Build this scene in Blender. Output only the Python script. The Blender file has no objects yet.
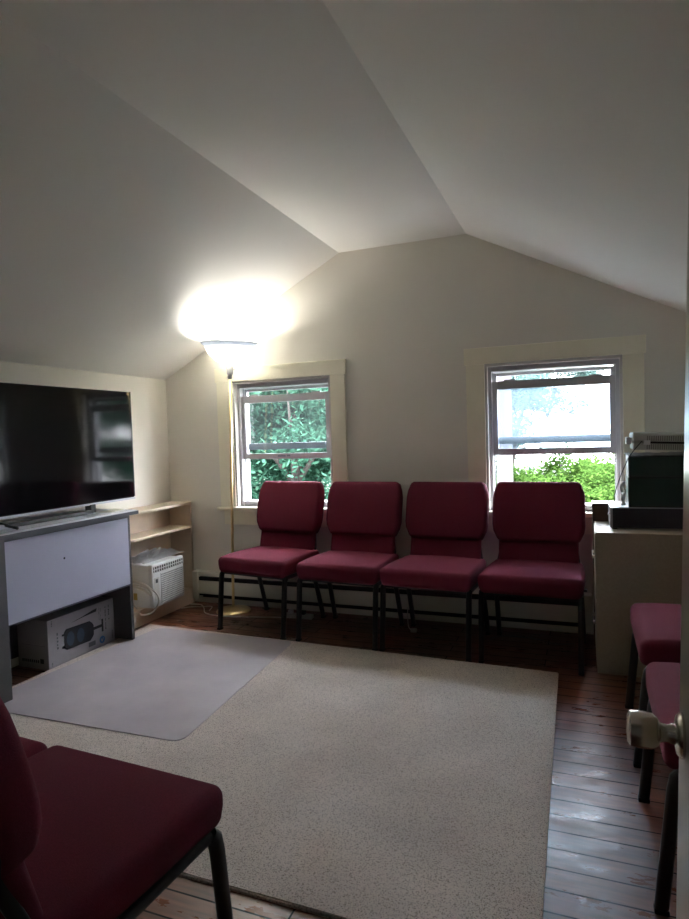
import bpy, bmesh, math, random
from mathutils import Vector, Matrix
random.seed(7)
PI = math.pi
S = bpy.context.scene
C = S.collection

# ------------------------------------------------------------------ materials
def mat(name, color, rough=.6, metal=0, spec=.5, noise=0, nscale=20, bump=0, bscale=200, coat=0, sheen=0, emit=0, ecol=None, coatr=.2):
    m = bpy.data.materials.new(name); m.use_nodes = True
    nt = m.node_tree; b = nt.nodes['Principled BSDF']
    b.inputs['Base Color'].default_value = (*color, 1)
    b.inputs['Roughness'].default_value = rough
    b.inputs['Metallic'].default_value = metal
    b.inputs['Specular IOR Level'].default_value = spec
    b.inputs['Coat Weight'].default_value = coat
    b.inputs['Coat Roughness'].default_value = coatr
    b.inputs['Sheen Weight'].default_value = sheen
    if emit:
        b.inputs['Emission Color'].default_value = (*(ecol or color), 1)
        b.inputs['Emission Strength'].default_value = emit
    tc = nt.nodes.new('ShaderNodeTexCoord')
    if noise:
        n = nt.nodes.new('ShaderNodeTexNoise'); n.inputs['Scale'].default_value = nscale; n.inputs['Detail'].default_value = 6
        nt.links.new(tc.outputs['Object'], n.inputs['Vector'])
        mr = nt.nodes.new('ShaderNodeMapRange'); mr.inputs[1].default_value = .25; mr.inputs[2].default_value = .75
        mr.inputs[3].default_value = 1 - noise; mr.inputs[4].default_value = 1 + noise
        nt.links.new(n.outputs['Fac'], mr.inputs[0])
        mx = nt.nodes.new('ShaderNodeVectorMath'); mx.operation = 'SCALE'; mx.inputs[0].default_value = color
        nt.links.new(mr.outputs[0], mx.inputs['Scale']); nt.links.new(mx.outputs[0], b.inputs['Base Color'])
    if bump:
        n2 = nt.nodes.new('ShaderNodeTexNoise'); n2.inputs['Scale'].default_value = bscale; n2.inputs['Detail'].default_value = 3
        nt.links.new(tc.outputs['Object'], n2.inputs['Vector'])
        bp = nt.nodes.new('ShaderNodeBump'); bp.inputs['Strength'].default_value = bump; bp.inputs['Distance'].default_value = .004
        nt.links.new(n2.outputs['Fac'], bp.inputs['Height']); nt.links.new(bp.outputs[0], b.inputs['Normal'])
    return m

M = {}
M['wall'] = mat('wall_paint', (.73, .70, .625), .6, noise=.03, nscale=3, bump=.08, bscale=40)
M['ceil'] = mat('ceiling_paint', (.84, .83, .79), .7, noise=.02, nscale=2, bump=.12, bscale=25)
M['casing'] = mat('cream_trim_paint', (.82, .785, .63), .4, noise=.03, nscale=8, bump=.05, bscale=30)
M['jamb'] = mat('grey_jamb_paint', (.50, .47, .44), .5)
M['vinyl'] = mat('white_window_vinyl', (.46, .455, .475), .35)
M['dkvinyl'] = mat('grey_window_rail', (.20, .25, .28), .4)
M['fabric'] = mat('burgundy_fabric', (.135, .016, .034), .9, noise=.16, nscale=260, bump=.35, bscale=700, sheen=.0, spec=.2)
M['shell'] = mat('dark_back_fabric', (.012, .007, .012), .9, bump=.3, bscale=600)
M['blackmetal'] = mat('black_metal', (.010, .010, .012), .42, bump=.05, bscale=300)
M['rubber'] = mat('black_rubber', (.008, .008, .008), .8)
M['heater'] = mat('cream_enamel', (.72, .70, .61), .4, noise=.04, nscale=10)
M['dark'] = mat('dark_gap', (.012, .012, .012), .8)
M['birch'] = mat('pale_birch', (.66, .55, .42), .5, noise=.05, nscale=14)
M['greylam'] = mat('grey_laminate', (.062, .061, .064), .5, noise=.05, nscale=60)
M['bluelam'] = mat('pale_lavender_laminate', (.36, .37, .46), .38, noise=.02, nscale=5)
M['toplam'] = mat('pale_top_laminate', (.55, .57, .62), .3)
M['edge'] = mat('dark_edge_band', (.03, .03, .045), .4)
M['screen'] = mat('tv_screen', (.004, .004, .005), .07, spec=.32)
M['tvblack'] = mat('tv_plastic', (.01, .01, .012), .35)
M['silver'] = mat('silver_plastic', (.50, .51, .55), .3, metal=.6)
M['brass'] = mat('polished_brass', (.78, .62, .32), .34, metal=1, noise=.06, nscale=30)
M['nickel'] = mat('worn_nickel', (.66, .63, .56), .27, metal=1, noise=.08, nscale=25)
M['socket'] = mat('grey_socket', (.34, .34, .34), .4, metal=.2)
M['white'] = mat('white_plastic', (.68, .69, .68), .4)
M['whiteg'] = mat('off_white_plastic', (.50, .50, .46), .5)
M['ribgrey'] = mat('ribbed_grey_plastic', (.24, .23, .21), .6)
M['cord'] = mat('white_cord', (.60, .58, .54), .5)
M['yellow'] = mat('yellow_sticker', (.45, .32, .08), .5)
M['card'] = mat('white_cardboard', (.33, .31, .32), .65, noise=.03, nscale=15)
M['ink'] = mat('black_print', (.008, .009, .012), .5)
M['inkgrey'] = mat('grey_print', (.11, .11, .12), .6)
M['inkblue'] = mat('blue_print', (.03, .14, .33), .5)
M['inkdkblue'] = mat('dark_blue_print', (.02, .04, .065), .45)
M['cabinet'] = mat('beige_cabinet_paint', (.37, .31, .235), .5, noise=.08, nscale=90, bump=.12, bscale=350)
M['brownwood'] = mat('dark_brown_wood', (.06, .022, .012), .45, noise=.2, nscale=12)
M['devdark'] = mat('dark_device_metal', (.035, .034, .045), .35, metal=.3)
M['green'] = mat('dark_green_case', (.012, .035, .028), .4)
M['black'] = mat('black_case', (.012, .018, .018), .45)
M['door'] = mat('door_paint', (.50, .46, .37), .28, noise=.04, nscale=6, coat=.3)
M['paper'] = mat('pale_paper', (.62, .62, .50), .6)
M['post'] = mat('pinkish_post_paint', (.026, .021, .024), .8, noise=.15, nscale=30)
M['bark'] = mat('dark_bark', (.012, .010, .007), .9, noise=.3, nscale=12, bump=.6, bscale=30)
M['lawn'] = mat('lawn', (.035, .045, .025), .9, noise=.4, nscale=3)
M['wire'] = mat('overhead_wire', (.05, .05, .05), .6)
M['siding'] = mat('hall_paint', (.20, .19, .17), .7)

def leafmat(name, col, trans=.4):
    m = bpy.data.materials.new(name); m.use_nodes = True; nt = m.node_tree; nt.nodes.clear()
    o = nt.nodes.new('ShaderNodeOutputMaterial'); d = nt.nodes.new('ShaderNodeBsdfDiffuse'); t = nt.nodes.new('ShaderNodeBsdfTranslucent')
    mx = nt.nodes.new('ShaderNodeMixShader'); mx.inputs[0].default_value = trans
    g = nt.nodes.new('ShaderNodeNewGeometry'); cr = nt.nodes.new('ShaderNodeValToRGB')
    e = cr.color_ramp.elements
    e[0].position = 0; e[0].color = (col[0]*.55, col[1]*.6, col[2]*.6, 1)
    e[1].position = 1; e[1].color = (min(1, col[0]*1.5), min(1, col[1]*1.35), min(1, col[2]*1.3), 1)
    nt.links.new(g.outputs['Random Per Island'], cr.inputs[0])
    nt.links.new(cr.outputs[0], d.inputs[0]); nt.links.new(cr.outputs[0], t.inputs[0])
    nt.links.new(d.outputs[0], mx.inputs[1]); nt.links.new(t.outputs[0], mx.inputs[2]); nt.links.new(mx.outputs[0], o.inputs[0])
    return m
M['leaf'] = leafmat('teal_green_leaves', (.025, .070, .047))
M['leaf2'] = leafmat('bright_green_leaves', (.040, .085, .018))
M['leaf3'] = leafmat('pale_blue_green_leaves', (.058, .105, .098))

def glassmat(name, haze, tint=(1, 1, 1), refl=.06, rough=.02, hcol=(.8, .85, .9)):
    m = bpy.data.materials.new(name); m.use_nodes = True; nt = m.node_tree; nt.nodes.clear()
    o = nt.nodes.new('ShaderNodeOutputMaterial'); t = nt.nodes.new('ShaderNodeBsdfTransparent'); t.inputs[0].default_value = (*tint, 1)
    g = nt.nodes.new('ShaderNodeBsdfGlossy'); g.inputs['Roughness'].default_value = rough
    d = nt.nodes.new('ShaderNodeBsdfTranslucent'); d.inputs[0].default_value = (*hcol, 1)
    a = nt.nodes.new('ShaderNodeMixShader'); a.inputs[0].default_value = refl
    b = nt.nodes.new('ShaderNodeMixShader'); b.inputs[0].default_value = haze
    nt.links.new(t.outputs[0], a.inputs[1]); nt.links.new(g.outputs[0], a.inputs[2])
    nt.links.new(a.outputs[0], b.inputs[1]); nt.links.new(d.outputs[0], b.inputs[2]); nt.links.new(b.outputs[0], o.inputs[0])
    return m
M['glass'] = glassmat('window_glass', .002, refl=.04)
M['hazeglass'] = glassmat('flare_haze_glass', .26, (.84, .93, 1), hcol=(.14, .165, .185))  # milky lens-flare veil put into the pane as pale translucent haze
M['film'] = glassmat('clear_plastic_film', .6, (.92, .93, .95), .22, .15, (.85, .85, .85))

def lampglass():
    m = bpy.data.materials.new('frosted_lamp_glass'); m.use_nodes = True; nt = m.node_tree; nt.nodes.clear()
    o = nt.nodes.new('ShaderNodeOutputMaterial'); t = nt.nodes.new('ShaderNodeBsdfTranslucent'); t.inputs[0].default_value = (.9, .9, .88, 1)
    d = nt.nodes.new('ShaderNodeBsdfDiffuse'); d.inputs[0].default_value = (.9, .9, .88, 1)
    a = nt.nodes.new('ShaderNodeMixShader'); a.inputs[0].default_value = .65
    nt.links.new(d.outputs[0], a.inputs[1]); nt.links.new(t.outputs[0], a.inputs[2]); nt.links.new(a.outputs[0], o.inputs[0])
    return m
M['lampglass'] = lampglass()
M['rim'] = lampglass(); M['rim'].name = 'shaded_glass_rim'
for n_ in M['rim'].node_tree.nodes:
    if n_.type.startswith('BSDF'): n_.inputs[0].default_value = (.42, .45, .50, 1)  # bowl glass greyed: the rim's backlit shade is put into its colour

def carpetmat():
    m = mat('beige_carpet', (.36, .315, .27), .95, spec=.1)
    nt = m.node_tree; b = nt.nodes['Principled BSDF']; tc = nt.nodes.new('ShaderNodeTexCoord')
    n = nt.nodes.new('ShaderNodeTexNoise'); n.inputs['Scale'].default_value = 240; n.inputs['Detail'].default_value = 4; n.inputs['Roughness'].default_value = .7
    v = nt.nodes.new('ShaderNodeTexNoise'); v.inputs['Scale'].default_value = 3; v.inputs['Detail'].default_value = 5
    nt.links.new(tc.outputs['Object'], n.inputs['Vector']); nt.links.new(tc.outputs['Object'], v.inputs['Vector'])
    cr = nt.nodes.new('ShaderNodeValToRGB'); e = cr.color_ramp.elements
    e[0].position = .34; e[0].color = (.19, .165, .14, 1); e[1].position = .50; e[1].color = (.68, .60, .535, 1)
    nt.links.new(n.outputs['Fac'], cr.inputs[0])
    cr2 = nt.nodes.new('ShaderNodeValToRGB'); e = cr2.color_ramp.elements
    e[0].position = .3; e[0].color = (.85, .85, .85, 1); e[1].position = .7; e[1].color = (1.05, 1.05, 1.05, 1)
    nt.links.new(v.outputs['Fac'], cr2.inputs[0])
    mx = nt.nodes.new('ShaderNodeMix'); mx.data_type = 'RGBA'; mx.blend_type = 'MULTIPLY'; mx.inputs[0].default_value = 1
    nt.links.new(cr.outputs[0], mx.inputs[6]); nt.links.new(cr2.outputs[0], mx.inputs[7]); nt.links.new(mx.outputs[2], b.inputs['Base Color'])
    bp = nt.nodes.new('ShaderNodeBump'); bp.inputs['Strength'].default_value = .8; bp.inputs['Distance'].default_value = .006
    nt.links.new(n.outputs['Fac'], bp.inputs['Height']); nt.links.new(bp.outputs[0], b.inputs['Normal'])
    return m
M['carpet'] = carpetmat()

def floormat():
    m = mat('worn_wood_planks', (.1, .04, .02), .35)
    nt = m.node_tree; b = nt.nodes['Principled BSDF']; L = nt.links
    tc = nt.nodes.new('ShaderNodeTexCoord')
    br = nt.nodes.new('ShaderNodeTexBrick'); br.offset = .37; br.inputs['Scale'].default_value = 1
    br.inputs['Brick Width'].default_value = 1.35; br.inputs['Row Height'].default_value = .083; br.inputs['Mortar Size'].default_value = .0032
    br.inputs['Mortar Smooth'].default_value = .3; br.inputs['Bias'].default_value = 0
    br.inputs['Color1'].default_value = (.155, .050, .022, 1); br.inputs['Color2'].default_value = (.095, .031, .014, 1); br.inputs['Mortar'].default_value = (.008, .004, .003, 1)
    L.new(tc.outputs['Object'], br.inputs['Vector'])
    mp = nt.nodes.new('ShaderNodeMapping'); mp.inputs['Scale'].default_value = (2.2, 26, 1); L.new(tc.outputs['Object'], mp.inputs[0])
    n = nt.nodes.new('ShaderNodeTexNoise'); n.inputs['Scale'].default_value = 2.2; n.inputs['Detail'].default_value = 8; L.new(mp.outputs[0], n.inputs['Vector'])
    cr = nt.nodes.new('ShaderNodeValToRGB'); e = cr.color_ramp.elements; e[0].position = .3; e[0].color = (.6, .55, .5, 1); e[1].position = .72; e[1].color = (1.35, 1.3, 1.3, 1)
    L.new(n.outputs['Fac'], cr.inputs[0])
    mx = nt.nodes.new('ShaderNodeMix'); mx.data_type = 'RGBA'; mx.blend_type = 'MULTIPLY'; mx.inputs[0].default_value = 1
    L.new(br.outputs['Color'], mx.inputs[6]); L.new(cr.outputs[0], mx.inputs[7]); L.new(mx.outputs[2], b.inputs['Base Color'])
    mp2 = nt.nodes.new('ShaderNodeMapping'); mp2.inputs['Scale'].default_value = (2.5, 7, 1); L.new(tc.outputs['Object'], mp2.inputs[0])
    w = nt.nodes.new('ShaderNodeTexNoise'); w.inputs['Scale'].default_value = 2.4; w.inputs['Detail'].default_value = 8; w.inputs['Roughness'].default_value = .65; L.new(mp2.outputs[0], w.inputs['Vector'])
    mr = nt.nodes.new('ShaderNodeMapRange'); mr.inputs[1].default_value = .35; mr.inputs[2].default_value = .65; mr.inputs[3].default_value = .24; mr.inputs[4].default_value = .46
    L.new(w.outputs['Fac'], mr.inputs[0]); L.new(mr.outputs[0], b.inputs['Roughness'])
    sp = nt.nodes.new('ShaderNodeMapRange'); sp.inputs[3].default_value = .48; sp.inputs[4].default_value = .05
    L.new(br.outputs['Fac'], sp.inputs[0]); L.new(sp.outputs[0], b.inputs['Specular IOR Level'])
    bp = nt.nodes.new('ShaderNodeBump'); bp.inputs['Strength'].default_value = .35; bp.inputs['Distance'].default_value = .0015
    L.new(w.outputs['Fac'], bp.inputs['Height']); L.new(bp.outputs[0], b.inputs['Normal'])
    return m
M['floor'] = floormat()

def matmat():
    m = mat('vinyl_chair_mat', (.40, .375, .42), .38, spec=.5)
    nt = m.node_tree; b = nt.nodes['Principled BSDF']; L = nt.links; tc = nt.nodes.new('ShaderNodeTexCoord')
    w = nt.nodes.new('ShaderNodeTexNoise'); w.inputs['Scale'].default_value = 4; w.inputs['Detail'].default_value = 6; L.new(tc.outputs['Object'], w.inputs['Vector'])
    cr = nt.nodes.new('ShaderNodeValToRGB'); e = cr.color_ramp.elements; e[0].position = .3; e[0].color = (.44, .40, .425, 1); e[1].position = .7; e[1].color = (.57, .52, .535, 1)
    L.new(w.outputs['Fac'], cr.inputs[0]); L.new(cr.outputs[0], b.inputs['Base Color'])
    mr = nt.nodes.new('ShaderNodeMapRange'); mr.inputs[1].default_value = .3; mr.inputs[2].default_value = .7; mr.inputs[3].default_value = .30; mr.inputs[4].default_value = .5
    L.new(w.outputs['Fac'], mr.inputs[0]); L.new(mr.outputs[0], b.inputs['Roughness'])
    t = nt.nodes.new('ShaderNodeBsdfTransparent'); t.inputs[0].default_value = (.9, .88, .95, 1)
    mx = nt.nodes.new('ShaderNodeMixShader'); mx.inputs[0].default_value = .22
    o = nt.nodes['Material Output']; L.new(b.outputs[0], mx.inputs[1]); L.new(t.outputs[0], mx.inputs[2]); L.new(mx.outputs[0], o.inputs[0])
    return m
M['mat'] = matmat()

# ------------------------------------------------------------------ mesh helpers
def bx(bm, x0, x1, y0, y1, z0, z1, bev=0, seg=2):
    r = bmesh.ops.create_cube(bm, size=1)
    vs = r['verts']
    for v in vs:
        v.co = Vector(((x0+x1)/2 + v.co.x*(x1-x0), (y0+y1)/2 + v.co.y*(y1-y0), (z0+z1)/2 + v.co.z*(z1-z0)))
    if bev:
        es = list({e for v in vs for e in v.link_edges})
        bmesh.ops.bevel(bm, geom=es, offset=bev, segments=seg, affect='EDGES', profile=.5)
    return vs

def smooth_path(pts, n=6):
    P = [Vector(p) for p in pts]; out = []
    for i in range(len(P)-1):
        p0 = P[max(i-1, 0)]; p1 = P[i]; p2 = P[i+1]; p3 = P[min(i+2, len(P)-1)]
        for k in range(n):
            t = k/n
            out.append(.5*((2*p1) + (p2-p0)*t + (2*p0-5*p1+4*p2-p3)*t*t + (3*p1-p0-3*p2+p3)*t**3))
    out.append(P[-1]); return out

def tube(bm, pts, r, seg=8, rect=None, smooth=0):
    """sweep a circle (or a rounded rectangle rect=(w,h)) along pts"""
    P = smooth_path(pts, smooth) if smooth else [Vector(p) for p in pts]
    rings = []; up = None
    for i, p in enumerate(P):
        d = (P[min(i+1, len(P)-1)] - P[max(i-1, 0)]).normalized()
        if up is None:
            up = Vector((0, 0, 1)) if abs(d.z) < .9 else Vector((0, 1, 0))
        a = d.cross(up).normalized(); b = a.cross(d).normalized(); up = b
        ring = []
        if rect:
            w, h = rect; c = min(w, h)*.25
            prof = [(w/2, h/2-c), (w/2-c, h/2), (-w/2+c, h/2), (-w/2, h/2-c), (-w/2, -h/2+c), (-w/2+c, -h/2), (w/2-c, -h/2), (w/2, -h/2+c)]
        else:
            rr = r[i] if isinstance(r, (list, tuple)) else r
            prof = [(rr*math.cos(2*PI*k/seg), rr*math.sin(2*PI*k/seg)) for k in range(seg)]
        for u, v in prof: ring.append(bm.verts.new(p + a*u + b*v))
        rings.append(ring)
    n = len(rings[0])
    for i in range(len(rings)-1):
        for k in range(n):
            bm.faces.new((rings[i][k], rings[i][(k+1) % n], rings[i+1][(k+1) % n], rings[i+1][k]))
    bm.faces.new(rings[0][::-1]); bm.faces.new(rings[-1])

def lathe(bm, prof, seg=40, c=(0, 0, 0), axis='z', caps=True):
    rings = []
    for r, z in prof:
        ring = []
        for k in range(seg):
            a = 2*PI*k/seg; x, y = r*math.cos(a), r*math.sin(a)
            v = (x, y, z) if axis == 'z' else ((z, x, y) if axis == 'x' else (x, z, y))
            ring.append(bm.verts.new(Vector(v) + Vector(c)))
        rings.append(ring)
    for i in range(len(rings)-1):
        for k in range(seg):
            bm.faces.new((rings[i][k], rings[i][(k+1) % seg], rings[i+1][(k+1) % seg], rings[i+1][k]))
    if caps:
        bm.faces.new(rings[0][::-1]); bm.faces.new(rings[-1])

def prism(bm, poly, y0, y1):
    a = [bm.verts.new((x, y0, z)) for x, z in poly]; b = [bm.verts.new((x, y1, z)) for x, z in poly]
    n = len(poly)
    bm.faces.new(a[::-1]); bm.faces.new(b)
    for i in range(n): bm.faces.new((a[i], a[(i+1) % n], b[(i+1) % n], b[i]))

def cushion(bm, w, d, h, r, fn=None, rim=None):
    """rounded box centred on origin, deformed by fn(x,y,z)->(x,y,z)"""
    def ts(half):
        inner = half - r; c = [math.tan(PI/4*i/4) for i in range(5)]
        edge = [inner + r*t for t in c]
        mid = [inner*(-1 + 2*i/8) for i in range(1, 8)]
        return [-e for e in edge[::-1]] + mid + edge
    X, Y, Z = ts(w/2), ts(d/2), ts(h/2)
    n = len(X); cache = {}
    def vert(i, j, k):
        key = (i, j, k)
        if key in cache: return cache[key]
        p = Vector((X[i], Y[j], Z[k])); q = Vector((max(-w/2+r, min(w/2-r, p.x)), max(-d/2+r, min(d/2-r, p.y)), max(-h/2+r, min(h/2-r, p.z))))
        dv = p - q
        if dv.length > 1e-9:
            p = q + dv.normalized()*r
        if fn: p = Vector(fn(p.x, p.y, p.z))
        cache[key] = bm.verts.new(p); return cache[key]
    for ax in range(3):
        for side in (0, n-1):
            for a in range(n-1):
                for b in range(n-1):
                    def idx(u, v):
                        return [(side, u, v), (u, side, v), (u, v, side)][ax]
                    f = [vert(*idx(a, b)), vert(*idx(a+1, b)), vert(*idx(a+1, b+1)), vert(*idx(a, b+1))]
                    flip = (side == 0) ^ (ax == 1)
                    bm.faces.new(f[::-1] if flip else f)

def obj(name, bm, m, parent=None, smooth=False, auto=None):
    me = bpy.data.meshes.new(name); bmesh.ops.recalc_face_normals(bm, faces=bm.faces[:]); bm.to_mesh(me); bm.free()
    o = bpy.data.objects.new(name, me); C.objects.link(o); me.materials.append(m)
    if parent: o.parent = parent
    if smooth:
        for p in me.polygons: p.use_smooth = True
    if auto:
        for p in me.polygons: p.use_smooth = True
        me.set_sharp_from_angle(angle=math.radians(auto))
    return o
def B(*boxes, bev=0):
    bm = bmesh.new()
    for b in boxes: bx(bm, *b, bev=bev)
    return bm
def T(pts, r, **k):
    bm = bmesh.new(); tube(bm, pts, r, **k); return bm
def Lt(prof, **k):
    bm = bmesh.new(); lathe(bm, prof, **k); return bm
def tag(o, label=None, cat=None, group=None, kind=None):
    if label: o['label'] = label
    if cat: o['category'] = cat
    if group: o['group'] = group
    if kind: o['kind'] = kind
    return o
def empty(name, loc=(0, 0, 0), rz=0, rot=None):
    o = bpy.data.objects.new(name, None); C.objects.link(o); o.location = loc; o.rotation_euler = rot or (0, 0, rz); o.empty_display_size = .05
    return o
def struct(name, bm, m, **k):
    return tag(obj(name, bm, m, **k), kind='structure')
def copy_tree(o, parent=None):
    c = o.copy(); C.objects.link(c)
    if parent: c.parent = parent
    for ch in o.children: copy_tree(ch, c)
    return c

# ------------------------------------------------------------------ room shell
HK, H, A, Bx, XR, YR = 1.657, 2.401, 1.42, 2.252, 3.70, -3.86
def roof(x):
    if x <= A: return HK + (H-HK)*x/A
    if x <= Bx: return H
    return H - (x-Bx)*.5046
W = [(.580, 1.335), (2.347, 3.108)]; ZO0, ZO1 = .716, 1.606
def gable(bm, y0, y1, holes, x0=-.15, x1=XR+.15):
    xs = sorted({x0, 0, A, Bx, XR, x1, *[v for h in holes for v in h[:2]]})
    for a, b in zip(xs, xs[1:]):
        mid = (a+b)/2; h = [h for h in holes if h[0] <= mid <= h[1]]
        ra, rb = roof(max(a, 0)) + .02, roof(min(b, XR)) + .02
        if a < 0: ra = rb = HK
        if b > XR: ra = rb = roof(XR)
        if h:
            z0, z1 = h[0][2:]
            if z0 > 0: prism(bm, [(a, -.02), (b, -.02), (b, z0), (a, z0)], y0, y1)
            prism(bm, [(a, z1), (b, z1), (b, rb), (a, ra)], y0, y1)
        else: prism(bm, [(a, -.02), (b, -.02), (b, rb), (a, ra)], y0, y1)
bm = bmesh.new(); gable(bm, 0, .15, [(w[0], w[1], ZO0, ZO1) for w in W]); bmesh.ops.remove_doubles(bm, verts=bm.verts[:], dist=1e-5)
struct('wall_back', bm, M['wall'])
struct('wall_left', B((-.15, 0, YR-.12, 0, -.02, HK+.05)), M['wall'])
struct('wall_right', B((XR, XR+.15, YR-.12, 0, -.02, roof(XR)+.05)), M['wall'])
bm = bmesh.new(); gable(bm, YR-.12, YR, [(2.25, 3.05, 0, 2.0)]); struct('wall_front', bm, M['wall'])
bm = bmesh.new()
low = [(-.15, HK-.0786), (A, H), (Bx, H), (XR+.15, roof(XR)-.0757)]; top = [(x, z+.14) for x, z in low][::-1]
prism(bm, low + top, YR-.12, .15); struct('ceiling', bm, M['ceil'])
struct('floor', B((-.15, XR+.15, YR-1.4, .15, -.08, 0)), M['floor'])
# hallway beyond the doorway
struct('wall_hall', B((1.7, 1.8, YR-1.4, YR-.12, 0, 2.2), (3.3, 3.4, YR-1.4, YR-.12, 0, 2.2), (1.7, 3.4, YR-1.5, YR-1.4, 0, 2.2), (1.7, 3.4, YR-1.5, YR-.12, 2.2, 2.3)), M['siding'])
struct('trim_1', B((2.25, 2.27, YR-.13, YR+.001, 0, 2.0), (3.05, 3.07, YR-.13, YR+.001, 0, 2.0), (2.15, 2.25, YR, YR+.015, 0, 2.1), (3.07, 3.17, YR, YR+.015, 0, 2.1), (2.25, 3.07, YR, YR+.015, 2.0, 2.1)), M['casing'])

# ------------------------------------------------------------------ windows
def window(n, xa, xb, haze, hole=None):
    t = tag(empty('window_%d' % n, ((xa+xb)/2, 0, ZO0)), kind='structure')
    ox, oz = (xa+xb)/2, ZO0
    def P(name, m, *boxes, parent=None, bev=0, label=None):
        o = obj(name, B(*[(b[0]-ox, b[1]-ox, b[2], b[3], b[4]-oz, b[5]-oz) for b in boxes], bev=bev), m, parent or t)
        if label: o['label'] = label
        return o
    cl, cr = (.448, 1.443) if n == 1 else (2.230, 3.221)
    P('side_casing', M['casing'], (cl+.006, xa, -.02, 0, ZO0, ZO1), bev=.002)
    P('side_casing', M['casing'], (xb, cr-.004, -.02, 0, ZO0, ZO1), bev=.002)
    P('head_casing', M['casing'], (cl-.004, cr+.006, -.025, 0, ZO1, 1.7045), bev=.002)
    P('stool', M['casing'], (cl-.012, cr+.02, -.045, .04, .690, ZO0), bev=.004)
    P('apron', M['casing'], (cl+.03, cr-.03, -.018, 0, .588, .690), bev=.002)
    # jamb liner round the opening
    P('jamb', M['jamb'] , (xa, xa+.014, -.012, .15, ZO0, ZO1), (xb-.014, xb, -.012, .15, ZO0, ZO1), (xa+.014, xb-.014, -.012, .15, ZO1-.016, ZO1))
    P('outer_frame', M['vinyl'], (xa+.014, xa+.034, .03, .14, ZO0, ZO1-.016), (xb-.034, xb-.014, .03, .14, ZO0, ZO1-.016),
      (xa+.034, xb-.034, .03, .14, ZO1-.045, ZO1-.016), (xa+.034, xb-.034, .04, .15, ZO0, ZO0+.035), (xa+.034, xa+.042, .075, .083, ZO0, ZO1-.045), (xb-.042, xb-.034, .075, .083, ZO0, ZO1-.045))
    a, b = xa+.036, xb-.036
    def sash(name, y0, y1, z0, z1, sw, bot, topr, m, g, botm=None):
        s = P(name, m, (a, a+sw, y0, y1, z0, z1), (b-sw, b, y0, y1, z0, z1), (a+sw, b-sw, y0, y1, z1-topr, z1), *([] if botm else [(a+sw, b-sw, y0, y1, z0, z0+bot)]), bev=.002)
        if botm: P('bottom_rail', botm, (a+sw, b-sw, y0, y1, z0, z0+bot), parent=s, bev=.002, label='dark grey bottom rail')
        P('pane', g, (a+sw, b-sw, (y0+y1)/2-.002, (y0+y1)/2+.002, z0+bot, z1-topr), parent=s)
        return s
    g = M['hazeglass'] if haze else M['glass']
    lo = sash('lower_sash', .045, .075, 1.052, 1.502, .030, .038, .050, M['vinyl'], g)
    obj('latch', B((-.06, .0, .038, .045, 1.066-oz, 1.078-oz), (.012, .035, .036, .045, 1.068-oz, 1.080-oz), bev=.001), M['dkvinyl'] if n == 1 else M['vinyl'], lo)
    for s in (-1, 1):
        obj('tilt_latch', B((s*.24-.035, s*.24+.035, .050, .072, 1.502-oz, 1.511-oz), bev=.002), M['vinyl'], lo)
    sash('upper_sash', .090, .118, 1.118, 1.556, .022, .045, .02, M['vinyl'], M['glass'], M['dkvinyl'])
    return t
window(1, *W[0], False)
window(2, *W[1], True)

# ------------------------------------------------------------------ rug and mat
bm = bmesh.new()
pts = [(.245, -.585), (2.770, -.672), (2.795, -2.44), (.245, -2.44)]
a = [bm.verts.new((x, y, 0)) for x, y in pts]; b = [bm.verts.new((x, y, .011)) for x, y in pts]
bm.faces.new(a); bm.faces.new(b)
for i in range(4): bm.faces.new((a[i], a[(i+1) % 4], b[(i+1) % 4], b[i]))
bmesh.ops.recalc_face_normals(bm, faces=bm.faces[:]); bmesh.ops.bevel(bm, geom=[e for e in bm.edges if e.verts[0].co.z > .01 and e.verts[1].co.z > .01], offset=.004, segments=2, affect='EDGES')
rug = tag(obj('rug', bm, M['carpet']), 'large speckled beige carpet rug covering the middle of the wood floor', 'rug')
bm = bmesh.new()
for k in range(2):
    bx(bm, 2.771+.0, 2.776, -2.44, -.66, 0.001, .010) if k else None
bm.free()
def rounded_quad(c, r, n=6):
    out = []
    for i in range(4):
        p, q, s = Vector(c[i]), Vector(c[i-1]), Vector(c[(i+1) % 4])
        d1, d2 = (q-p).normalized(), (s-p).normalized()
        st, en = p + d1*r, p + d2*r
        for k in range(n+1):
            t = k/n; out.append(st*(1-t)**2 + p*2*t*(1-t) + en*t*t)
    return out
bm = bmesh.new()
rq = rounded_quad([(.36, -.645), (1.312, -.640), (1.405, -1.835), (.262, -1.858)], .06)
a = [bm.verts.new((p.x, p.y, .0115)) for p in rq]; b = [bm.verts.new((p.x, p.y, .0150)) for p in rq]
bm.faces.new(a); bm.faces.new(b)
for i in range(len(a)): bm.faces.new((a[i], a[(i+1) % len(a)], b[(i+1) % len(a)], b[i]))
cm = tag(obj('chair_mat', bm, M['mat']), 'translucent lavender plastic chair mat with rounded corners on the beige rug', 'floor mat')

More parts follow.
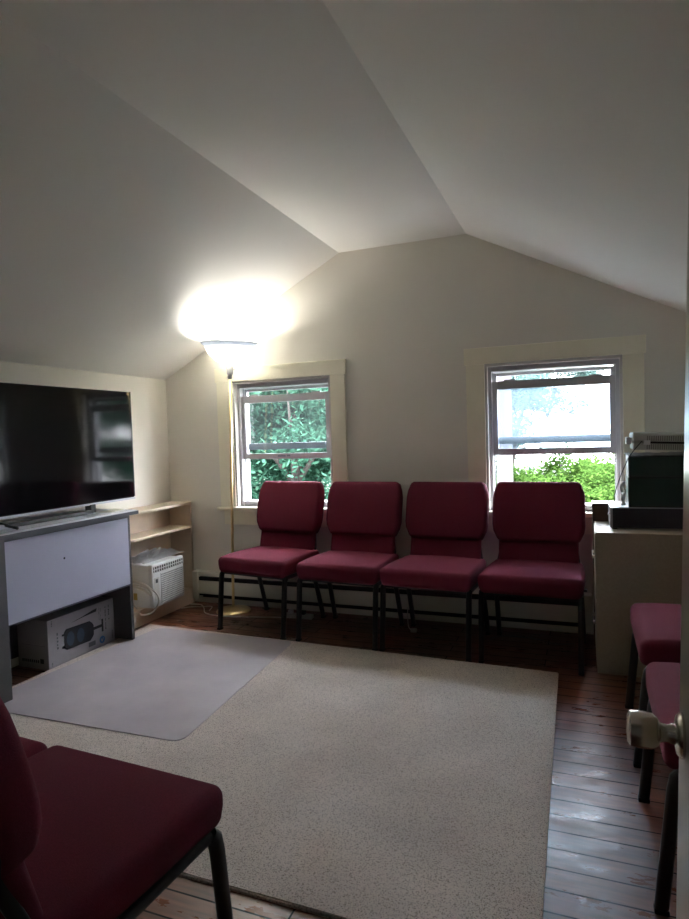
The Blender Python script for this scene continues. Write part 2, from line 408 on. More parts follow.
# ------------------------------------------------------------------ banquet chairs (front towards -y, origin between the front feet)
def make_chair():
    t = empty('stacking_chair')
    def seatfn(x, y, z):
        u, v = x/.26, y/.22
        if z > 0: z += .016*max(0, 1-u*u)*max(0, 1-v*v)
        f = max(0, -v-.45)/.55; z -= .006*f*f
        x *= 1 - .085*max(0, (v+.3)/1.3)**1.3
        if z < 0: x *= 1 - .03*min(1, -z/.04)
        return x, y, z
    bm = bmesh.new(); cushion(bm, .520, .452, .098, .028, seatfn)
    bmesh.ops.translate(bm, verts=bm.verts[:], vec=(0, .234, .414))
    obj('seat', bm, M['fabric'], t, smooth=True)
    lean = Matrix.Rotation(-math.radians(14), 4, 'X')
    def backfn(x, y, z):
        s = z/.17
        if s > .58: x *= 1 - .095*((s-.58)/.42)
        if s < -.60: x *= 1 - .13*((-s-.60)/.40)
        if y < 0: y -= .012*max(0, 1-s*s)
        return x, y, z
    bm = bmesh.new(); cushion(bm, .502, .066, .345, .022, backfn)
    bmesh.ops.transform(bm, matrix=Matrix.Translation((0, .470, .732)) @ lean, verts=bm.verts[:])
    obj('backrest', bm, M['fabric'], t, smooth=True)
    bm = bmesh.new(); cushion(bm, .490, .012, .333, .006, lambda x, y, z: (backfn(x, .01, z)[0], y, z))
    bmesh.ops.transform(bm, matrix=Matrix.Translation((0, .470, .732)) @ lean @ Matrix.Translation((0, .034, 0)), verts=bm.verts[:])
    obj('back_shell', bm, M['shell'], t, smooth=True)['label'] = 'very dark rear cover of the backrest'
    bm = bmesh.new(); cushion(bm, .432, .036, .20, .014)
    bmesh.ops.transform(bm, matrix=Matrix.Translation((0, .424, .515)) @ lean, verts=bm.verts[:])
    obj('lumbar_panel', bm, M['fabric'], t, smooth=True)
    # front legs: flat oval tube that bends into the side rail under the seat
    for s in (-1, 1):
        x = s*.243
        pts = [(x, 0, .012), (x, .030, .315), (x, .036, .345), (x, .052, .362)]
        lg = obj('leg', T(pts, 0, rect=(.026, .032)), M['blackmetal'], t, auto=50)
        obj('foot_cap', B((x-.013, x+.013, -.017, .017, 0, .014), bev=.003), M['rubber'], lg)
        pts = [(x, .052, .360), (x*.98, .20, .356), (x*.95, .37, .352)]
        obj('side_rail', T(pts, 0, rect=(.022, .022)), M['blackmetal'], t, auto=50)
    for s in (-1, 1):
        x = s*.232
        pts = [(x, .475, .012), (x*.985, .372, .34)]
        lg = obj('leg', T(pts, 0, rect=(.025, .028)), M['blackmetal'], t, auto=50)
        obj('foot_cap', B((x-.013, x+.013, .460, .492, 0, .014), bev=.003), M['rubber'], lg)
        pts = [(x*.985, .365, .352), (x*.95, .420, .44), (x*.86, .455, .55), (x*.82, .476, .62)]
        obj('back_upright', T(pts, 0, rect=(.016, .022)), M['blackmetal'], t, auto=50)
        # ganging bracket on the side rail
        obj('bracket', B((s*.246, s*.262, .28, .31, .338, .352), bev=.001) if s > 0 else B((-.262, -.246, .28, .31, .338, .352), bev=.001), M['blackmetal'], t)
    obj('cross_bar', B((-.235, .235, .044, .062, .346, .366), bev=.003), M['blackmetal'], t)
    obj('cross_bar', B((-.235, .235, .355, .373, .340, .362), bev=.003), M['blackmetal'], t)
    return t
chair = make_chair()
G1 = 'burgundy chairs in a row under the windows'; G2 = 'burgundy chairs along the right wall'; G3 = 'burgundy chairs in the near row at bottom left'
spots = [
 (.982, -.560, -8, G1, 'leftmost burgundy chair of the row under the windows, beside the brass lamp'),
 (1.561, -.597, -3.5, G1, 'second burgundy chair from the lamp, its back overlapping the right casing of the left window'),
 (2.085, -.622, -5, G1, 'third burgundy chair from the lamp, backed by plain wall between the windows'),
 (2.632, -.632, -2.5, G1, 'burgundy chair in front of the right window, nearest the beige cabinet'),
 (3.067, -1.207, -90, G2, 'burgundy chair facing left in front of the beige cabinet, farther one on the right'),
 (3.067, -1.908, -90, G2, 'burgundy chair facing left right beside the door knob, nearer one on the right'),
 (1.912, -2.655, 177, G3, 'large burgundy chair in the bottom left foreground, seen from behind'),
 (1.383, -2.632, 177, G3, 'burgundy chair at the left frame edge, only its front seat corner showing'),
]
for i, (x, y, a, g, l) in enumerate(spots):
    o = chair if i == 0 else copy_tree(chair)
    o.location = (x, y, 0); o.rotation_euler = (0, 0, math.radians(a)); tag(o, l, 'chair', g)
    if g == G3: o.scale = (1, 1.10, 1)

# ------------------------------------------------------------------ baseboard heater
t = tag(empty('baseboard_heater', (.21, 0, .035)), 'long cream baseboard heater along the back wall behind the chairs', 'heater')
xe = 2.93-.21
obj('front_panel', B((.05, xe-.05, -.062, -.057, .045, .142), bev=.002), M['heater'], t)
obj('back_panel', B((.0, xe, -.006, 0, .005, .198)), M['dark'], t)
bm = bmesh.new(); prism(bm, [(0, 0)]*0 or [(.0, .196), (xe, .196), (xe, .204), (.0, .204)], -.058, 0); obj('top_cover', bm, M['heater'], t)
obj('damper', B((.05, xe-.05, -.060, -.055, .174, .196), bev=.001), M['heater'], t)
obj('fin_core', B((.05, xe-.05, -.052, -.010, .03, .165)), M['dark'], t)
for s in (0, xe-.05): obj('end_cap', B((s, s+.05, -.064, 0, .005, .206), bev=.003), M['heater'], t)

# ------------------------------------------------------------------ bookcase
t = tag(empty('bookcase', (0.003, -.42, 0)), 'low pale birch bookcase against the left wall beside the corner', 'bookcase')
D, Y0, Y1 = .192, -.40, .405
obj('top_board', B((0, D, Y0, Y1, .731, .748), bev=.001), M['birch'], t)
for y in (Y0, Y1-.016): obj('side_panel', B((0, D-.002, y, y+.016, 0, .731)), M['birch'], t)
obj('shelf_board', B((.006, D-.004, Y0+.016, Y1-.016, .556, .573), bev=.001), M['birch'], t)
obj('bottom_board', B((.006, D-.004, Y0+.016, Y1-.016, .090, .107), bev=.001), M['birch'], t)
obj('kick_board', B((D-.020, D-.004, Y0+.016, Y1-.016, 0, .090)), M['birch'], t)
obj('back_panel', B((0, .006, Y0+.016, Y1-.016, 0, .731)), M['birch'], t)

# ------------------------------------------------------------------ window air conditioner in the bookcase
t = tag(empty('air_conditioner', (.012, -.415, .108), rz=math.radians(1)), 'white window air conditioner with grille sitting on the bookcase bottom shelf', 'air conditioner')
obj('casing', B((0, .23, -.165, .165, 0, .285), bev=.010), M['white'], t, auto=40)
fr = obj('front_cover', B((.225, .262, -.172, .172, .002, .292), bev=.012), M['white'], t, auto=40)
obj('grille_recess', B((.2605, .2630, -.085, .158, .022, .215)), M['dark'], fr)
bm = bmesh.new()
for k in range(15): bx(bm, .262, .2665, -.088, .161, .0205+k*.0138, .0255+k*.0138)
for k in range(19): 
    y = -.085+k*.0135; bx(bm, .262, .2655, y-.0022, y+.0022, .020, .218)
obj('grille', bm, M['white'], fr)
obj('vent_recess', B((.2605, .2630, -.160, .160, .236, .272)), M['dark'], fr)
bm = bmesh.new()
for k in range(14): 
    y = -.155+k*.024; bx(bm, .262, .267, y, y+.006, .234, .274)
bx(bm, .262, .2665, -.160, .160, .252, .256)
obj('louver', bm, M['white'], fr)
obj('control_panel', B((.261, .2635, -.155, -.105, .05, .20), bev=.001), M['whiteg'], fr)
obj('display', B((.263, .2645, -.142, -.120, .165, .190)), M['ink'], fr)
obj('rating_sticker', B((.100, .130, -.1665, -.1645, .05, .095)), M['yellow'], t)
cd = obj('power_cord', T([(.06, -.170, .14), (.16, -.195, .16), (.28, -.190, .13), (.30, -.165, .06), (.27, -.19, -.01), (.2, -.21, -.03), (.14, -.185, .0), (.10, -.172, .03)], .0055, smooth=8), M['cord'], t, smooth=True)
obj('bundled_cord', T([(.03, -.178, .16), (.13, -.186, .18), (.24, -.192, .15), (.27, -.194, .10), (.2, -.19, .13), (.10, -.184, .15), (.03, -.180, .13)], .009, smooth=6), M['cord'], t, smooth=True)
# crumpled bag of clear plastic on top
bm = bmesh.new(); n = 26; g = []
from mathutils import noise as NZ
for i in range(n):
    row = []
    for j in range(n):
        u, v = i/(n-1)*2-1, j/(n-1)*2-1
        r2 = max(0, 1-.9*u*u)*max(0, 1-.8*v*v)
        z = .003 + .065*r2*(.55+.7*NZ.noise(Vector((u*3.3, v*3.9, .3)))) + .014*r2*NZ.noise(Vector((u*9, v*9, 2)))
        row.append(bm.verts.new((u*.10 + .012*NZ.noise(Vector((v*3, u, 1))), v*.215 + .016*NZ.noise(Vector((u*3, v*2, 5))), max(.002, z))))
    g.append(row)
for i in range(n-1):
    for j in range(n-1): bm.faces.new((g[i][j], g[i+1][j], g[i+1][j+1], g[i][j+1]))
bag = obj('plastic_bag', bm, M['film'], smooth=True); bag.location = (.135, -.39, .405)
sm = bag.modifiers.new('thick', 'SOLIDIFY'); sm.thickness = .0012
tag(bag, 'crumpled clear plastic bag on top of the white air conditioner', 'plastic bag')

# ------------------------------------------------------------------ desk
t = tag(empty('desk', (0, -1.5, .0152)), 'grey and lavender laminate desk under the television against the left wall', 'desk')
def D_(name, m, *b, bev=0, parent=None): return obj(name, B(*[(q[0], q[1], q[2]+1.5, q[3]+1.5, q[4]-.0115, q[5]-.0115) for q in b], bev=bev), m, parent or t)
tp = D_('desktop', M['toplam'], (.012, .408, -2.30, -.848, .768, .793), bev=.002)
D_('edge_band', M['edge'], (.408, .411, -2.30, -.848, .768, .788), (.012, .411, -.848, -.845, .768, .788), parent=tp)
D_('inlay_line', M['edge'], (.368, .371, -2.30, -.85, .7928, .7936), parent=tp)
D_('side_panel', M['greylam'], (.20, .362, -.890, -.868, .0115, .768), bev=.001)
D_('side_panel', M['greylam'], (.02, .20, -.890, -.868, .0515, .768), bev=.001)
pd = D_('pedestal', M['greylam'], (.30, .395, -2.28, -1.745, .0115, .768), bev=.002)
obj('screw_hole', B((.3945, .3965, -.305, -.297, .355, .363)), M['dark'], pd)
mp_ = D_('modesty_panel', M['bluelam'], (.352, .366, -1.745, -.890, .352, .748), bev=.001)
D_('front_rail', M['edge'], (.345, .366, -1.745, -.890, .748, .768), (.352, .366, -1.745, -.890, .343, .352))
D_('back_panel', M['greylam'], (.015, .02, -2.28, -.89, .0515, .768))
obj('cable_hole', Lt([(.006, .3655), (.006, .3668)], seg=16, c=(0, .125, .592), axis='x'), M['dark'], mp_)

# ------------------------------------------------------------------ appliance box under the desk
t = tag(empty('product_box', (.238, -1.145, .0), rz=math.radians(0)), 'white cardboard box with printed black appliance under the desk', 'box')
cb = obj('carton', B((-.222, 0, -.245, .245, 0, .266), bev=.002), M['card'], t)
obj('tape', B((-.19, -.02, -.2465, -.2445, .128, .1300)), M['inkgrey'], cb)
def fy(s): return -.245 + .49*s
def fz(tt): return .266*tt
def R_(s0, s1, t0, t1, d=.0009): return (0, d, fy(s0), fy(s1), fz(t0), fz(t1))
def plate(bm, poly, d=.0009):
    a = [bm.verts.new((0, fy(s), fz(q))) for s, q in poly]; b = [bm.verts.new((d, fy(s), fz(q))) for s, q in poly]
    bm.faces.new(a); bm.faces.new(b)
    for i in range(len(a)): bm.faces.new((a[i], a[(i+1) % len(a)], b[(i+1) % len(a)], b[i]))
bm = bmesh.new()
plate(bm, [(.22, .32), (.25, .27), (.60, .25), (.64, .31), (.66, .36), (.66, .56), (.64, .62), (.60, .68), (.25, .70), (.22, .64)])
bx(bm, *R_(.19, .225, .33, .37)); bx(bm, *R_(.19, .225, .58, .62)); bx(bm, *R_(.655, .80, .45, .51)); bx(bm, *R_(.79, .815, .34, .62))
plate(bm, [(.33, .79), (.52, .82), (.71, .835), (.72, .90), (.66, .89), (.5, .835)])
ph = obj('appliance_picture', bm, M['ink'], t)
bm = bmesh.new()
for s, q in ((.31, .47), (.46, .46)):
    plate(bm, [(s+.055*math.cos(k*PI/8), q+.15*math.sin(k*PI/8)) for k in range(16)], .0013)
obj('window_print', bm, M['inkdkblue'], ph)
bm = bmesh.new(); plate(bm, [(.79+.043*math.cos(k*PI/10), .165+.080*math.sin(k*PI/10)) for k in range(20)]); em = obj('round_emblem', bm, M['inkblue'], t)
bm = bmesh.new(); plate(bm, [(.775, .13), (.79, .12), (.812, .20), (.800, .205), (.788, .155), (.776, .195), (.768, .19)], .0014); obj('emblem_mark', bm, M['card'], em)
bm = bmesh.new()
bx(bm, *R_(.575, .68, .12, .215))
def textcol(s0, w, t0, t1, step, dens=.75):
    q = t0
    while q < t1:
        h = step*random.uniform(.45, .8)
        if random.random() < dens: bx(bm, *R_(s0, s0+w*random.uniform(.6, 1), q, q+h))
        q += step
textcol(.75, .008, .62, .90, .022); textcol(.775, .008, .60, .90, .022)
textcol(.12, .02, .36, .80, .07, .8); textcol(.05, .02, .86, .96, .03, 1); textcol(.04, .014, .06, .13, .025, 1)
obj('grey_lettering', bm, M['inkgrey'], t)
bm = bmesh.new(); textcol(.85, .016, .30, .88, .032); textcol(.905, .016, .52, .92, .034); textcol(.955, .010, .10, .26, .02, 1)
obj('black_lettering', bm, M['ink'], t)
bm = bmesh.new()
for k in range(9): bx(bm, -.19+k*.014, -.182+k*.014, -.2462, -.245, .035, .050)
bx(bm, -.060, -.035, -.2462, -.245, .033, .058)
obj('side_lettering', bm, M['ink'], t)

# ------------------------------------------------------------------ television and things on the desk
t = tag(empty('television', (.225, -1.28, .7970), rz=math.radians(-.9)), 'large flat black television standing on the desk', 'television')
Y0, Y1 = -.58, .615; z0, z1 = .045, .722
obj('cabinet', B((-.035, -.004, Y0, Y1, z0, z1), bev=.004), M['tvblack'], t)
obj('screen', B((-.005, .0015, Y0+.004, Y1-.005, z0+.014, z1-.004)), M['screen'], t)
obj('bezel', B((-.006, .005, Y0, Y1, z0, z0+.010), bev=.001), M['silver'], t)
obj('side_trim', B((-.006, .0035, Y1-.005, Y1, z0+.017, z1)), M['tvblack'], t)
obj('stand_foot', T([(-.10, -.36, .006), (-.03, -.35, .03), (-.018, -.35, .058), (-.010, -.35, .030), (.135, -.355, .007)], 0, rect=(.014, .012), smooth=4), M['tvblack'], t, smooth=True)
obj('stand_foot', B((-.034, .012, .235, .275, 0, .050), bev=.004), M['tvblack'], t)
# slim black bar with a silver end lying in front of the screen
t = tag(empty('dark_bar', (.245, -1.34, .7972)), 'slim dark bar with silver end lying in front of the television', 'dark_bar')
obj('body', B((-.012, .022, -.27, .29, 0, .020), bev=.004), M['tvblack'], t)
obj('end_cap', B((-.012, .026, -.33, -.27, 0, .022), bev=.004), M['silver'], t)
bm = bmesh.new(); bx(bm, -.04, .04, -.07, .07, 0, .002); bx(bm, -.036, .038, -.06, .073, .002, .004)
pp = tag(obj('paper_slip', bm, M['paper']), 'pale yellowish paper slips on the right end of the desk', 'paper'); pp.location = (.285, -.93, .7972); pp.rotation_euler = (0, 0, .2)
# ------------------------------------------------------------------ floor lamp
bx_, by_, tx_, ty_ = .603, -.145, .690, -.205
ax = Vector((tx_-bx_, ty_-by_, 1.83)); L_ = ax.length
rot = Vector((0, 0, 1)).rotation_difference(ax).to_euler()
t = tag(empty('floor_lamp', (bx_, by_, 0)), 'tall brass torchiere floor lamp with glowing white bowl in the back left corner', 'floor lamp')
obj('base', Lt([(.118, 0), (.120, .004), (.114, .012), (.085, .019), (.04, .026), (.016, .034)], seg=48), M['brass'], t, smooth=True)
bm = bmesh.new(); tube(bm, [Vector((0, 0, .03)), ax*(1.62/1.83)], .0095, seg=16); obj('pole', bm, M['brass'], t, smooth=True)
hd = empty('shade_frame', (0, 0, 0)); C.objects.unlink(hd); bpy.data.objects.remove(hd)
u = ax/L_
def headobj(name, bm, m, parent, **k):
    bmesh.ops.transform(bm, matrix=Matrix.Translation(ax) @ rot.to_matrix().to_4x4(), verts=bm.verts[:]); return obj(name, bm, m, parent, **k)
headobj('socket', Lt([(.012, -.225), (.016, -.215), (.016, -.195), (.022, -.19), (.024, -.140), (.020, -.130)], seg=24), M['socket'], t, auto=40)
headobj('switch', B((.022, .045, -.003, .003, -.165, -.159)), M['socket'], t)
prof = [(.02, -.130), (.055, -.122), (.100, -.098), (.140, -.060), (.160, -.020), (.163, -.006)]
sh = headobj('bowl', Lt(prof + [(r-.004, z+.002) for r, z in prof[::-1]], seg=56, caps=False), M['lampglass'], t, smooth=True)
headobj('rim', Lt([(.160, -.012), (.186, .008), (.190, .016), (.184, .018), (.158, -.004), (.160, -.012)], seg=56, caps=False), M['rim'], sh, smooth=True)
M['bulb'] = mat('glowing_bulb', (1, 1, 1), .5, emit=104, ecol=(1, .96, .88))
headobj('bulb', Lt([(.012, -.128), (.016, -.112), (.030, -.092), (.034, -.075), (.028, -.055), (.012, -.044), (.002, -.042)], seg=24), M['bulb'], t, smooth=True)
# ------------------------------------------------------------------ filing cabinet, shelf unit behind it and devices
t = tag(empty('filing_cabinet', (3.28, -.42, 0)), 'beige metal filing cabinet with drawers turned to the left', 'filing cabinet')
X0 = 2.945-3.28
obj('body', B((X0+.003, .33, -.180, .205, 0, .694), bev=.003), M['cabinet'], t)
for z in (.03, .365):
    d = obj('drawer', B((X0, X0+.003, -.172, .197, z, z+.32), bev=.003), M['cabinet'], t)
    obj('handle', B((X0-.014, X0-.010, -.060, .080, z+.178, z+.196), (X0-.014, X0, -.062, -.056, z+.178, z+.196), (X0-.014, X0, .076, .082, z+.178, z+.196), bev=.001), M['nickel'], d)
t = tag(empty('storage_shelf', (3.20, -.14, 0)), 'dark brown wooden unit showing behind the beige cabinet below the window', 'shelf unit')
obj('side_panel', B((-.262, -.242, -.06, .07, 0, .770)), M['brownwood'], t)
obj('side_panel', B((.38, .40, -.06, .07, 0, .770)), M['brownwood'], t)
obj('top_board', B((-.264, .402, -.062, .071, .770, .790), bev=.002), M['brownwood'], t)
obj('front_panel', B((-.242, .38, -.055, -.04, .05, .770)), M['brownwood'], t)
t = tag(empty('video_recorder', (3.23, -.37, .694), rz=0), 'wide silver recorder with dark face, lowest in the stack on the beige cabinet', 'recorder')
obj('casing', B((-.212, .21, -.115, .135, .008, .110), bev=.003), M['silver'], t)
obj('front_panel', B((-.200, .21, -.122, -.115, .010, .106), bev=.001), M['devdark'], t)
for x in (-.19, .19):
    for y in (-.09, .11): obj('foot', Lt([(.012, 0), (.012, .009)], seg=14, c=(x, y, 0)), M['rubber'], t)
obj('side_knob', Lt([(.006, 0), (.006, .01)], seg=10, c=(-.222, -.06, .07), axis='x'), M['silver'], t)
t = tag(empty('equipment_case', (3.25, -.375, .804)), 'dark greenish black case resting on the silver recorder, middle of the stack', 'equipment case', 'dark cases on the recorder')
obj('body', B((-.148, .20, -.105, .12, .0, .150), bev=.004), M['black'], t)
obj('front_panel', B((-.140, .19, -.108, -.104, .008, .142), bev=.002), M['green'], t)
t = tag(empty('equipment_case', (3.25, -.375, .954)), 'flatter dark green case directly under the white ribbed appliance', 'equipment case', 'dark cases on the recorder')
obj('body', B((-.146, .20, -.105, .12, .0, .102), bev=.004), M['black'], t)
obj('front_panel', B((-.138, .19, -.108, -.104, .006, .096), bev=.002), M['green'], t)
# plastic wrap between case and white device
bm = bmesh.new(); n = 20; g = []
for i in range(n):
    row = []
    for j in range(n):
        u_, v_ = i/(n-1)*2-1, j/(n-1)*2-1
        row.append(bm.verts.new((u_*.165, v_*.115, .003+.012*abs(NZ.noise(Vector((u_*5, v_*5, 7))))+ .006*abs(NZ.noise(Vector((u_*14, v_*14, 3)))))))
    g.append(row)
for i in range(n-1):
    for j in range(n-1): bm.faces.new((g[i][j], g[i+1][j], g[i+1][j+1], g[i][j+1]))
o = obj('plastic_wrap', bm, M['film'], smooth=True); o.location = (3.262, -.375, 1.057); s_ = o.modifiers.new('t', 'SOLIDIFY'); s_.thickness = .001
tag(o, 'crinkled clear plastic sheet between the dark case and the white appliance', 'plastic sheet')
t = tag(empty('ribbed_appliance', (3.27, -.375, 1.078), rz=0, rot=(0, math.radians(2.2), 0)), 'white plastic appliance with ribbed grey sides on top of the dark cases', 'appliance')
obj('lower_shell', B((-.145, .20, -.105, .12, .004, .040), bev=.006), M['whiteg'], t)
obj('upper_shell', B((-.150, .20, -.110, .12, .044, .090), bev=.010), M['whiteg'], t)
obj('seam', B((-.10, .20, -.106, .115, .036, .048)), M['dark'], t)
bm = bmesh.new()
for k in range(30): bx(bm, -.085+k*.0094, -.080+k*.0094, -.1125, -.1095, .050, .074)
for k in range(30): bx(bm, -.085+k*.0094, -.080+k*.0094, -.1075, -.1045, .008, .034)
obj('rib_strip', bm, M['ribgrey'], t)
obj('end_block', B((-.175, -.150, -.08, .0, .030, .066), bev=.005), M['whiteg'], t)
obj('clip', B((-.100, -.070, -.118, -.105, .030, .052), bev=.002), M['white'], t)
tag(obj('black_cable', T([(3.165, -.490, 1.130), (3.110, -.505, 1.06), (3.075, -.50, .98), (3.05, -.47, .90), (3.04, -.43, .845), (3.045, -.40, .8065)], .0022, smooth=6), M['black'], smooth=True), 'thin black cable drooping from the white ribbed appliance to the recorder', 'cable')
tag(obj('cable_bundle', T([(3.088, -.44, .812), (3.075, -.45, .85), (3.09, -.46, .88), (3.080, -.44, .905), (3.086, -.47, .93), (3.07, -.45, .90), (3.085, -.43, .85), (3.075, -.47, .815)], .006, smooth=6), M['white'], smooth=True), 'small white cable bundle at the left side of the dark cases', 'cable')

# ------------------------------------------------------------------ door (open, seen edge-on)
d = struct('door_1', B((3.008, 3.043, -3.80, -2.95, .008, 1.99), bev=.003), M['door'])
k = obj('door_knob', Lt([(.026, 3.007), (.026, 3.004), (.022, 3.000), (.012, 2.998), (.010, 2.990), (.011, 2.983), (.017, 2.980), (.0205, 2.974), (.0215, 2.960), (.0200, 2.950), (.016, 2.947), (.004, 2.946)], seg=32, c=(0, -2.99, .838), axis='x'), M['nickel'], d, auto=35)
d.rotation_euler = (0, math.radians(1.3), 0); d.location = (-.0150, 0, .068)
obj('latch_plate', B((3.014, 3.037, -2.9505, -2.9485, .80, .87), bev=.0005), M['nickel'], d)
for z in (.25, 1.75): obj('hinge', Lt([(.006, z-.04), (.006, z+.04)], seg=12, c=(3.004, -3.803, 0)), M['nickel'], d)

# ------------------------------------------------------------------ cords on the floor
tag(obj('extension_cord', T([(.206, -.09, .006), (.24, -.085, .006), (.30, -.09, .006), (.37, -.16, .006), (.46, -.265, .006), (.62, -.290, .006), (.82, -.25, .006), (1.05, -.20, .006), (1.19, -.13, .006)], .0040, smooth=8), M['cord'], smooth=True), 'white cord winding over the floor past the lamp base', 'cord')
tag(obj('extension_cord', T([(.206, -.20, .005), (.26, -.15, .005), (.34, -.12, .005), (.40, -.105, .005), (.44, -.20, .005)], .0035, smooth=8), M['cord'], smooth=True), 'short white cord on the floor between bookcase and lamp', 'cord')
t = tag(empty('power_strip', (1.12, -.17, 0), rz=.05), 'white power strip on the floor behind the second chair', 'power strip')
obj('body', B((-.10, .10, -.022, .022, 0, .028), bev=.004), M['whiteg'], t)
obj('plug', B((-.07, -.04, -.018, .014, .028, .052), bev=.003), M['white'], t)
obj('plug', B((.02, .05, -.018, .014, .028, .052), bev=.003), M['black'], t)
t = tag(empty('cord_with_plug', (1.915, -.24, 0)), 'loose cord with grey plug on the floor under the third chair', 'cord')
obj('cord', T([(-.07, .165, .10), (-.06, .12, .05), (-.035, .05, .012), (0, 0, .010)], .0035, smooth=8), M['cord'], t, smooth=True)
obj('plug', B((-.006, .03, -.018, .010, .001, .022), bev=.003), M['whiteg'], t)
tag(obj('thin_cord', T([(2.38, -.26, .005), (2.42, -.20, .005), (2.50, -.17, .005), (2.62, -.18, .005), (2.74, -.24, .005), (2.84, -.20, .005)], .003, smooth=8), M['inkgrey'], smooth=True), 'thin grey cord curling on the dark floor under the chair at the right window', 'cord')
tag(obj('thin_cord', T([(.42, -.50, .004), (.50, -.535, .004), (.60, -.53, .004), (.70, -.47, .004), (.76, -.44, .004)], .002, smooth=8), M['black'], smooth=True), 'short black cord lying at the back edge of the rug', 'cord')

# ------------------------------------------------------------------ outdoors
struct('ground', B((-40, 40, .2, 70, -3.1, -3.0)), M['lawn'])
def crown_mesh(name, n, leaf, seed, flat=.8, clumps=40):
    rnd = random.Random(seed); bm = bmesh.new(); cs = []
    for _ in range(clumps):
        while True:
            p = Vector((rnd.uniform(-1, 1), rnd.uniform(-1, 1), rnd.uniform(-1, 1)))
            if .35 < p.length < 1: break
        cs.append(Vector((p.x, p.y, p.z*flat))*.85)
    for _ in range(n):
        c = rnd.choice(cs); q = Vector((rnd.gauss(0, 1), rnd.gauss(0, 1), rnd.gauss(0, .7)))*.11
        p = c + q; nrm = (Vector((rnd.gauss(0, .6), rnd.gauss(0, .6), 1))).normalized(); a = nrm.orthogonal().normalized()
        a.rotate(Matrix.Rotation(rnd.uniform(0, 2*PI), 3, nrm)); b = nrm.cross(a); s = leaf*rnd.uniform(.6, 1.4)
        vs = [bm.verts.new(p + a*s*x + b*s*y) for x, y in ((-1, 0), (-.2, .45), (.6, .35), (1.1, 0), (.6, -.35), (-.2, -.45))]
        bm.faces.new(vs)
    me = bpy.data.meshes.new(name); bm.to_mesh(me); bm.free(); return me
CM = {}
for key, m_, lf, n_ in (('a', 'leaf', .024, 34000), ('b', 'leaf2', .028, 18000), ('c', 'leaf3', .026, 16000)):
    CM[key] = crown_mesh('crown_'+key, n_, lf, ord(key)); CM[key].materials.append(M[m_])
def tree(name, x, y, z, r, key, label, rz=0, sq=1.0, trunk=.10, group='leafy trees outside the windows', tx=0):
    t = tag(empty(name, (x, y, -3.0)), label, 'tree', group)
    f = bpy.data.objects.new('foliage', CM[key]); C.objects.link(f); f.parent = t; f.location = (0, 0, z+3.0); f.scale = (r, r, r*sq); f.rotation_euler = (0, 0, rz)
    bm = bmesh.new(); h = z+3.0
    tube(bm, [(tx, 0, 0), (tx*.8, .05, h*.5), (tx*.5, 0, h*.85), (0, 0, h+.5*r*sq)], [trunk*1.3, trunk, trunk*.8, trunk*.3], seg=10)
    for k in range(4):
        a_ = k*1.7+rz; tube(bm, [(0, 0, h*.85), (.3*r*math.cos(a_), .3*r*math.sin(a_), h+.1*r), (.6*r*math.cos(a_), .6*r*math.sin(a_), h+.4*r*sq)], [trunk*.5, trunk*.3, trunk*.1], seg=6)
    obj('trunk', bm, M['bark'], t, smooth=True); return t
tree('maple_tree', -1.5, 5.2, 1.0, 1.9, 'a', 'big teal green leafy tree filling the left window view', sq=1.15)
tree('maple_tree', -3.4, 6.6, .6, 2.1, 'a', 'leafy tree at the left part of the left window view', rz=1.1, sq=1.2)
tree('maple_tree', -2.6, 8.5, 2.3, 2.6, 'a', 'taller leafy tree behind the others in the left window view', rz=2.2)
tree('maple_tree', -5.5, 10.5, 1.2, 3.2, 'a', 'distant leafy tree at the left edge of the left window view', rz=.6)
tree('maple_tree', -.3, 9.5, .6, 2.4, 'a', 'leafy tree behind at the right side of the left window view', rz=2.8)
tree('maple_tree', 6.0, 6.3, .8, 2.2, 'a', 'leafy tree standing to the right outside, mirrored in the television', rz=1.7, sq=1.2)
tree('bushy_tree', 2.9, 7.0, -.42, 1.15, 'b', 'bright green low leafy tree at the bottom right of the right window view', rz=.4, group='bright trees outside the right window')
tree('bushy_tree', 1.85, 7.6, -.35, 1.15, 'b', 'bright green low leafy tree at the bottom centre of the right window view', rz=1.9, group='bright trees outside the right window')
tree('bushy_tree', 3.9, 9.5, -.45, 1.5, 'b', 'bright green leafy tree farther off at the right of the right window view', rz=2.9, group='bright trees outside the right window')
tree('bushy_tree', 2.4, 11.0, -.35, 1.5, 'b', 'bright green leafy tree farthest off in the middle of the right window view', rz=.9, group='bright trees outside the right window')
tree('slender_tree', 1.6, 6.4, 1.75, 1.0, 'c', 'pale blue green tree with high crown in the upper right window view', rz=.9, sq=1.0, trunk=.05, tx=-.6, group='pale high trees outside the right window')
tree('slender_tree', 2.2, 9.4, 2.2, 1.25, 'c', 'faint high tree crown in the middle of the upper right window view', rz=2.2, sq=.9, trunk=.05, tx=-1.1, group='pale high trees outside the right window')
t = tag(empty('porch_post', (2.155, 2.5, -3.0)), 'pale pinkish post standing just outside the right window', 'post')
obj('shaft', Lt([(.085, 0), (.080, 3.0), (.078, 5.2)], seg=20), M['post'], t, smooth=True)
obj('cap', B((-.11, .11, -.11, .11, 5.2, 5.26), bev=.01), M['post'], t)
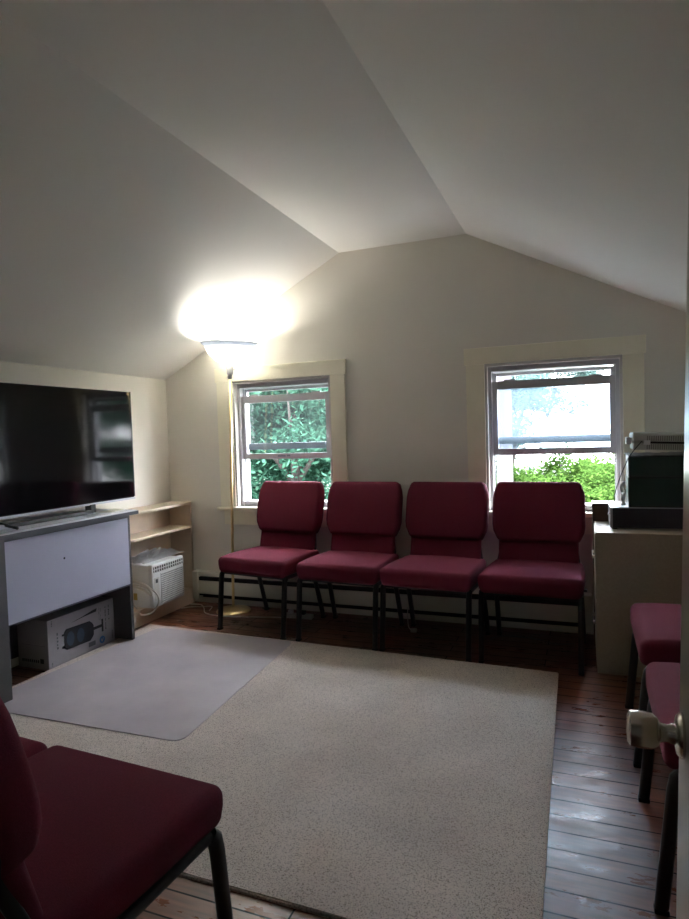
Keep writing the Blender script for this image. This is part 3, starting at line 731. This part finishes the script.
for k, z in enumerate((.98, 1.12)):
    tag(obj('overhead_wire', T([(-3, 15.5, z+.25), (1, 15.2, z), (4, 15, z-.02), (9, 14.6, z+.2)], .012, smooth=4), M['wire']), ('lower' if k == 0 else 'upper') + ' thin overhead wire crossing the right window view', 'wire', 'overhead wires')

# ------------------------------------------------------------------ light
w = bpy.data.worlds.new('overcast_sky'); S.world = w; w.use_nodes = True; nt = w.node_tree
bg = nt.nodes['Background']; tc = nt.nodes.new('ShaderNodeTexCoord'); sp = nt.nodes.new('ShaderNodeSeparateXYZ'); cr = nt.nodes.new('ShaderNodeValToRGB')
nt.links.new(tc.outputs['Generated'], sp.inputs[0]); nt.links.new(sp.outputs['Z'], cr.inputs[0])
e = cr.color_ramp.elements; e[0].position = 0; e[0].color = (.92, .95, 1, 1); e[1].position = .8; e[1].color = (.82, .88, 1, 1)
nt.links.new(cr.outputs[0], bg.inputs['Color']); bg.inputs['Strength'].default_value = 8.5
sd = bpy.data.lights.new('sun', 'SUN'); sd.energy = 3.0; sd.angle = math.radians(12); sd.color = (1, .97, .9)
so = bpy.data.objects.new('sun', sd); C.objects.link(so); so.rotation_euler = (math.radians(38), math.radians(14), 0)

# ------------------------------------------------------------------ camera
cd = bpy.data.cameras.new('camera'); cam = bpy.data.objects.new('camera', cd); C.objects.link(cam); S.camera = cam
cd.sensor_width = 36; cd.sensor_fit = 'AUTO'; cd.lens = 612.656/919*36; cd.clip_start = .02; cd.clip_end = 200
rt = Vector((0.93056089, 0.36480586, -0.03119466)); up = Vector((0.01438234, 0.0487129, 0.99870927)); fw = Vector((-0.36585457, 0.92980844, -0.04008355))
mw = Matrix((rt, up, -fw)).transposed().to_4x4(); mw.translation = Vector((2.9075182, -3.79307298, 1.20494998)); cam.matrix_world = mw

S.view_settings.view_transform = 'Standard'; S.view_settings.look = 'None'; S.view_settings.gamma = 1; S.view_settings.use_curve_mapping = False
S.view_settings.exposure = 2.25
try:
    S.cycles.use_denoising = True; S.cycles.denoiser = 'OPENIMAGEDENOISE'
    S.cycles.max_bounces = 10; S.cycles.diffuse_bounces = 6; S.cycles.transparent_max_bounces = 16; S.cycles.sample_clamp_indirect = 6
    S.cycles.caustics_reflective = False; S.cycles.caustics_refractive = False
except Exception: pass
